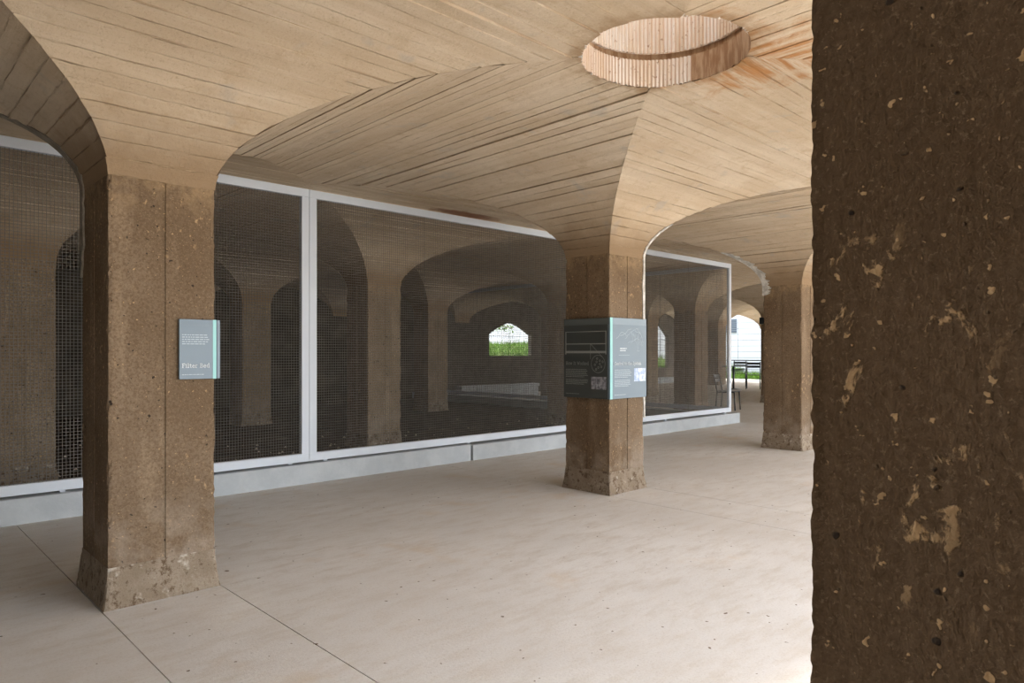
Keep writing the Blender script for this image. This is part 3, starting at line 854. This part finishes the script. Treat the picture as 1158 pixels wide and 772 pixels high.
# small sign, wrapped round the outer corner of its column
s1 = tag(empty('wall_sign', (col_u(0) + SH, col_v(0) - SH, 0)), 'small slate blue sign reading Filter Bed, wrapped round a column corner', 'sign')
TH = 0.022
w1 = 0.150 * H; zt, zb = 1.139 * H, 0.889 * H; yf = -TH - 0.002
MB().box(-w1, 0.0, -TH, -0.004, zb, zt).build('front_panel', M['sign_slate'], s1, bevel=0.002)
MB().box(0.0035, TH, -TH, w1 * 0.9, zb, zt).build('side_panel', M['sign_slate'], s1, bevel=0.002)
MB().box(-0.020, 0.0, yf + 0.001, -TH - 0.0002, zb, zt).build('corner_strip', M['cyan'], s1)
pat = MB()
for r in range(7):
    for c in range(30):
        x = -w1 + 0.008 + c * 0.0052 + (r % 2) * 0.0026; z = zt - 0.008 - r * 0.0048
        pat.poly([(x - .0014, yf, z), (x, yf, z - .0014), (x + .0014, yf, z), (x, yf, z + .0014)])
tag(pat.build('dot_pattern', M['sign_band'], s1), kind='stuff')
body_text('body_text', -w1 + 0.014, zt - 0.092, 0.158, 5, 0.0128, 'letter_dim', s1, yf, 4)
lettering('title', 'Filter Bed', -w1 + 0.014, zb + 0.066, 0.154, 'letter', s1, yf, 0.19)
body_text('footer_text', -w1 + 0.014, zb + 0.024, 0.125, 1, 0.010, 'letter_dim', s1, yf, 9, 1.0)

# large information panel round the near corner
s2 = tag(empty('information_panel', (col_u(1) - SH, col_v(0) - SH, 0)), 'large two-sided information panel reading How It Worked and Central to the System', 'sign')
zt, zb = 1.245 * H, 0.674 * H; W2 = 0.405 * H; T2 = 0.034
MB().box(-T2, W2, -T2, -0.006, zb, zt).build('front_panel', M['sign_slate'], s2, bevel=0.002)
sidep = MB().box(-T2, -0.006, -0.0055, W2, zb, zt).build('side_panel', M['sign_dark'], s2, bevel=0.002)
MB().box(-T2 + 0.001, 0.004, -T2 - 0.0012, -T2 - 0.0002, zb, zt).build('corner_strip', M['cyan'], s2)
yf = -T2 - 0.0022
MB().box(0.006, W2 - 0.004, yf + 0.0008, -T2 - 0.0002, zt - 0.065, zt - 0.004).build('header_band', M['sign_band'], s2)
mp = MB(); Rm = random.Random(12)
def wander(x, z, n, st, ang):
    pts = [(x, z)]
    for k in range(n):
        ang += Rm.uniform(-0.7, 0.7); x = min(max(x + math.cos(ang) * st, 0.05), W2 - 0.03); z = min(max(z + math.sin(ang) * st, zt - 0.32), zt - 0.10); pts.append((x, z))
    stroke(mp, pts, 0.0035, yf)
for a in ((.06, zt - .2, .5), (.12, zt - .17, -.4), (.2, zt - .2, .9), (.3, zt - .14, -.6), (.36, zt - .12, -1.2), (.44, zt - .13, -1.7), (.40, zt - .2, -1.4), (.25, zt - .24, .2), (.48, zt - .2, 2.2)):
    wander(a[0], a[1], 7, 0.028, a[2])
for k in range(6): stroke(mp, [(0.3 + k * .03, zt - .13 - k * .01), (0.33 + k * .03, zt - .22 - k * .01)], 0.003, yf)
mp.build('line_map', M['letter_dim'], s2)
body_text('map_caption', 0.12, zt - 0.300, 0.11, 2, 0.021, 'letter', s2, yf, 6)
body_text('map_key', 0.10, zt - 0.362, 0.17, 1, 0.010, 'letter_dim', s2, yf, 2, 1.0)
lettering('title', 'Central to the System', 0.035, zt - 0.455, 0.43, 'letter', s2, yf, 0.2)
body_text('body_text', 0.035, zt - 0.505, 0.27, 6, 0.0145, 'letter_dim', s2, yf, 31)
body_text('body_text', 0.035, zt - 0.605, 0.27, 5, 0.0145, 'letter_dim', s2, yf, 32)
pm = MB(); pm.poly([(0.345, yf, zt - 0.62), (0.535, yf, zt - 0.62), (0.535, yf, zt - 0.49), (0.345, yf, zt - 0.49)]); pm.build('printed_picture', M['photo_blue'], s2)
body_text('footer_text', 0.035, zb + 0.035, 0.18, 1, 0.012, 'letter_dim', s2, yf, 33, 1.0)
# side face, drawn in its own plane: local x runs from far edge to the corner
sf = empty('side_print', (-T2 - 0.0022, W2, 0), -math.pi / 2, s2)
q = MB()
q.poly([(0.01, 0, zt - 0.065), (W2 + 0.02, 0, zt - 0.065), (W2 + 0.02, 0, zt - 0.006), (0.01, 0, zt - 0.006)]); q.build('header_band', M['sign_band_dark'], sf)
ln = MB()
stroke(ln, [(0.03, zt - .13), (0.54, zt - .13)], 0.006, -0.0006); stroke(ln, [(0.03, zt - .25), (0.54, zt - .25)], 0.008, -0.0006); stroke(ln, [(0.03, zt - .13), (0.03, zt - .35)], 0.012, -0.0006)
stroke(ln, [(0.54, zt - .13), (0.54, zt - .35)], 0.012, -0.0006); stroke(ln, [(0.35, zt - .25), (0.35, zt - .40)], 0.004, -0.0006); stroke(ln, [(0.35, zt - .25), (0.50, zt - .38)], 0.004, -0.0006)
stroke(ln, [(0.03, zt - .33), (0.54, zt - .33)], 0.022, -0.0004)
disc_outline(ln, 0.445, zt - 0.445, 0.085, 0.005, -0.0006)
for a in range(9): disc_outline(ln, 0.445 + 0.055 * math.cos(a * 2.4) * (0.4 + a / 12), zt - 0.445 + 0.06 * math.sin(a * 2.4) * (0.4 + a / 12), 0.009, 0.006, -0.0006, 8)
ln.build('cutaway_drawing', M['letter_grey'], sf)
lettering('title', 'How It Worked', 0.03, zt - 0.455, 0.30, 'letter_grey', sf, -0.0006, 0.22)
body_text('body_text', 0.03, zt - 0.505, 0.30, 6, 0.0145, 'letter_grey', sf, -0.0006, 41)
body_text('body_text', 0.03, zt - 0.605, 0.30, 4, 0.0145, 'letter_grey', sf, -0.0006, 42)
q = MB(); q.poly([(0.36, -0.0006, zt - 0.69), (0.545, -0.0006, zt - 0.69), (0.545, -0.0006, zt - 0.57), (0.36, -0.0006, zt - 0.57)]); q.build('printed_picture', M['photo_grey'], sf)
body_text('footer_text', 0.03, zb + 0.035, 0.18, 1, 0.012, 'letter_grey', sf, -0.0006, 43, 1.0)

# ---------------------------------------------------------------- chairs, table, railing, speaker
def make_chair(loc, rz, label, group=None):
    """slatted metal chair; sits facing +x"""
    root = tag(empty('metal_chair', loc, rz), label, 'chair', group)
    r = 0.015
    for s_ in (-1, 1):
        MB().tube([(0.23, s_ * 0.21, 0), (0.215, s_ * 0.205, 0.25), (0.205, s_ * 0.2, 0.435)], r).build('front_leg', M['black_metal'], root, True)
        MB().tube([(-0.25, s_ * 0.205, 0), (-0.215, s_ * 0.2, 0.22), (-0.2, s_ * 0.2, 0.44), (-0.235, s_ * 0.2, 0.62), (-0.29, s_ * 0.2, 0.86)], r).build('back_leg', M['black_metal'], root, True)
        MB().tube([(0.215, s_ * 0.2, 0.43), (0, s_ * 0.2, 0.425), (-0.205, s_ * 0.2, 0.42)], r).build('seat_rail', M['black_metal'], root, True)
    for k in range(7):
        x = -0.175 + k * 0.066; z = 0.438 + 0.006 * math.cos(k * 1.05)
        MB().box(x - 0.028, x + 0.028, -0.205, 0.205, z, z + 0.008).build('seat_slat', M['black_metal'], root)
    for k, (z, hgt) in enumerate(((0.665, 0.075), (0.765, 0.075))):
        m = MB(); n = 8
        for a in range(n):
            y0, y1 = -0.2 + 0.4 * a / n, -0.2 + 0.4 * (a + 1) / n
            b = lambda y: -0.035 * (1 - (y / 0.2) ** 2)
            xb = lambda zz: -0.235 - (zz - 0.62) * 0.23
            m.hexa([(xb(z) + b(y0), y0, z), (xb(z) + b(y0) + .006, y0, z), (xb(z) + b(y1) + .006, y1, z), (xb(z) + b(y1), y1, z),
                    (xb(z + hgt) + b(y0), y0, z + hgt), (xb(z + hgt) + b(y0) + .006, y0, z + hgt), (xb(z + hgt) + b(y1) + .006, y1, z + hgt), (xb(z + hgt) + b(y1), y1, z + hgt)])
        m.build('back_slat', M['black_metal'], root)
    return root
make_chair((11.12 * H, 6.12 * H, 0.0), YAW - math.pi / 2 - 0.6, 'single dark metal chair on the hall floor beside the fence end')
make_chair((15.25 * H, 7.75 * H, TZ), math.radians(205), 'dark metal chair on the terrace showing its back slats, beside the round table')
make_chair((16.2 * H, 8.6 * H, TZ), math.radians(205), 'dark metal chair on the terrace tucked behind the round table')
tb = tag(empty('round_table', (14.75 * H, 7.98 * H, TZ)), 'round grey metal bistro table on the terrace between two chairs', 'table')
def disc(r0, r1, z0, z1, n=28):
    m = MB(); n0 = 0
    m.v += [(r0 * math.cos(2 * math.pi * k / n), r0 * math.sin(2 * math.pi * k / n), z0) for k in range(n)] + [(r1 * math.cos(2 * math.pi * k / n), r1 * math.sin(2 * math.pi * k / n), z1) for k in range(n)]
    for k in range(n): m.f.append((k, (k + 1) % n, n + (k + 1) % n, n + k))
    m.f.append(tuple(reversed(range(n)))); m.f.append(tuple(range(n, 2 * n))); return m
disc(0.36, 0.36, 0.715, 0.74).build('table_top', M['table_metal'], tb, bevel=0.004)
MB().tube([(0, 0, 0.03), (0, 0, 0.716)], 0.03, 12).build('pedestal', M['black_metal'], tb, True)
disc(0.26, 0.05, 0.0, 0.035).build('base', M['black_metal'], tb)

rl = tag(empty('terrace_railing', (19.3 * H, 10.2 * H, TZ)), 'dark metal railing with rounded end along the far edge of the terrace', 'railing')
hr = 0.84
MB().tube([(0, -1.15, hr - 0.62), (0, -1.15, hr - 0.1), (0, -1.12, hr - 0.03), (0, -1.05, hr), (0, 0, hr), (0, 3.2, hr)], 0.022, 8).build('handrail', M['black_metal'], rl, True)
for y in (-1.15, 0.3, 1.75, 3.2): MB().tube([(0, y, 0.0), (0, y, hr - (0.6 if y < -1 else 0.01))], 0.02, 8).build('post', M['black_metal'], rl, True)
for z in (0.12, 0.36, 0.60): MB().tube([(0, -1.15, z), (0, 3.2, z)], 0.006, 6).build('rail_wire', M['black_metal'], rl)

sp = tag(empty('wall_speaker', (col_u(4) - SH, col_v(1) + SH - 0.12, 1.63 * H)), 'small black speaker on a bracket high on a far column', 'speaker')
MB().box(-0.20, -0.06, -0.07, 0.07, -0.09, 0.09).build('cabinet', M['black_metal'], sp, bevel=0.008)
MB().box(-0.07, -0.001, -0.02, 0.02, -0.02, 0.02).build('bracket', M['black_metal'], sp)
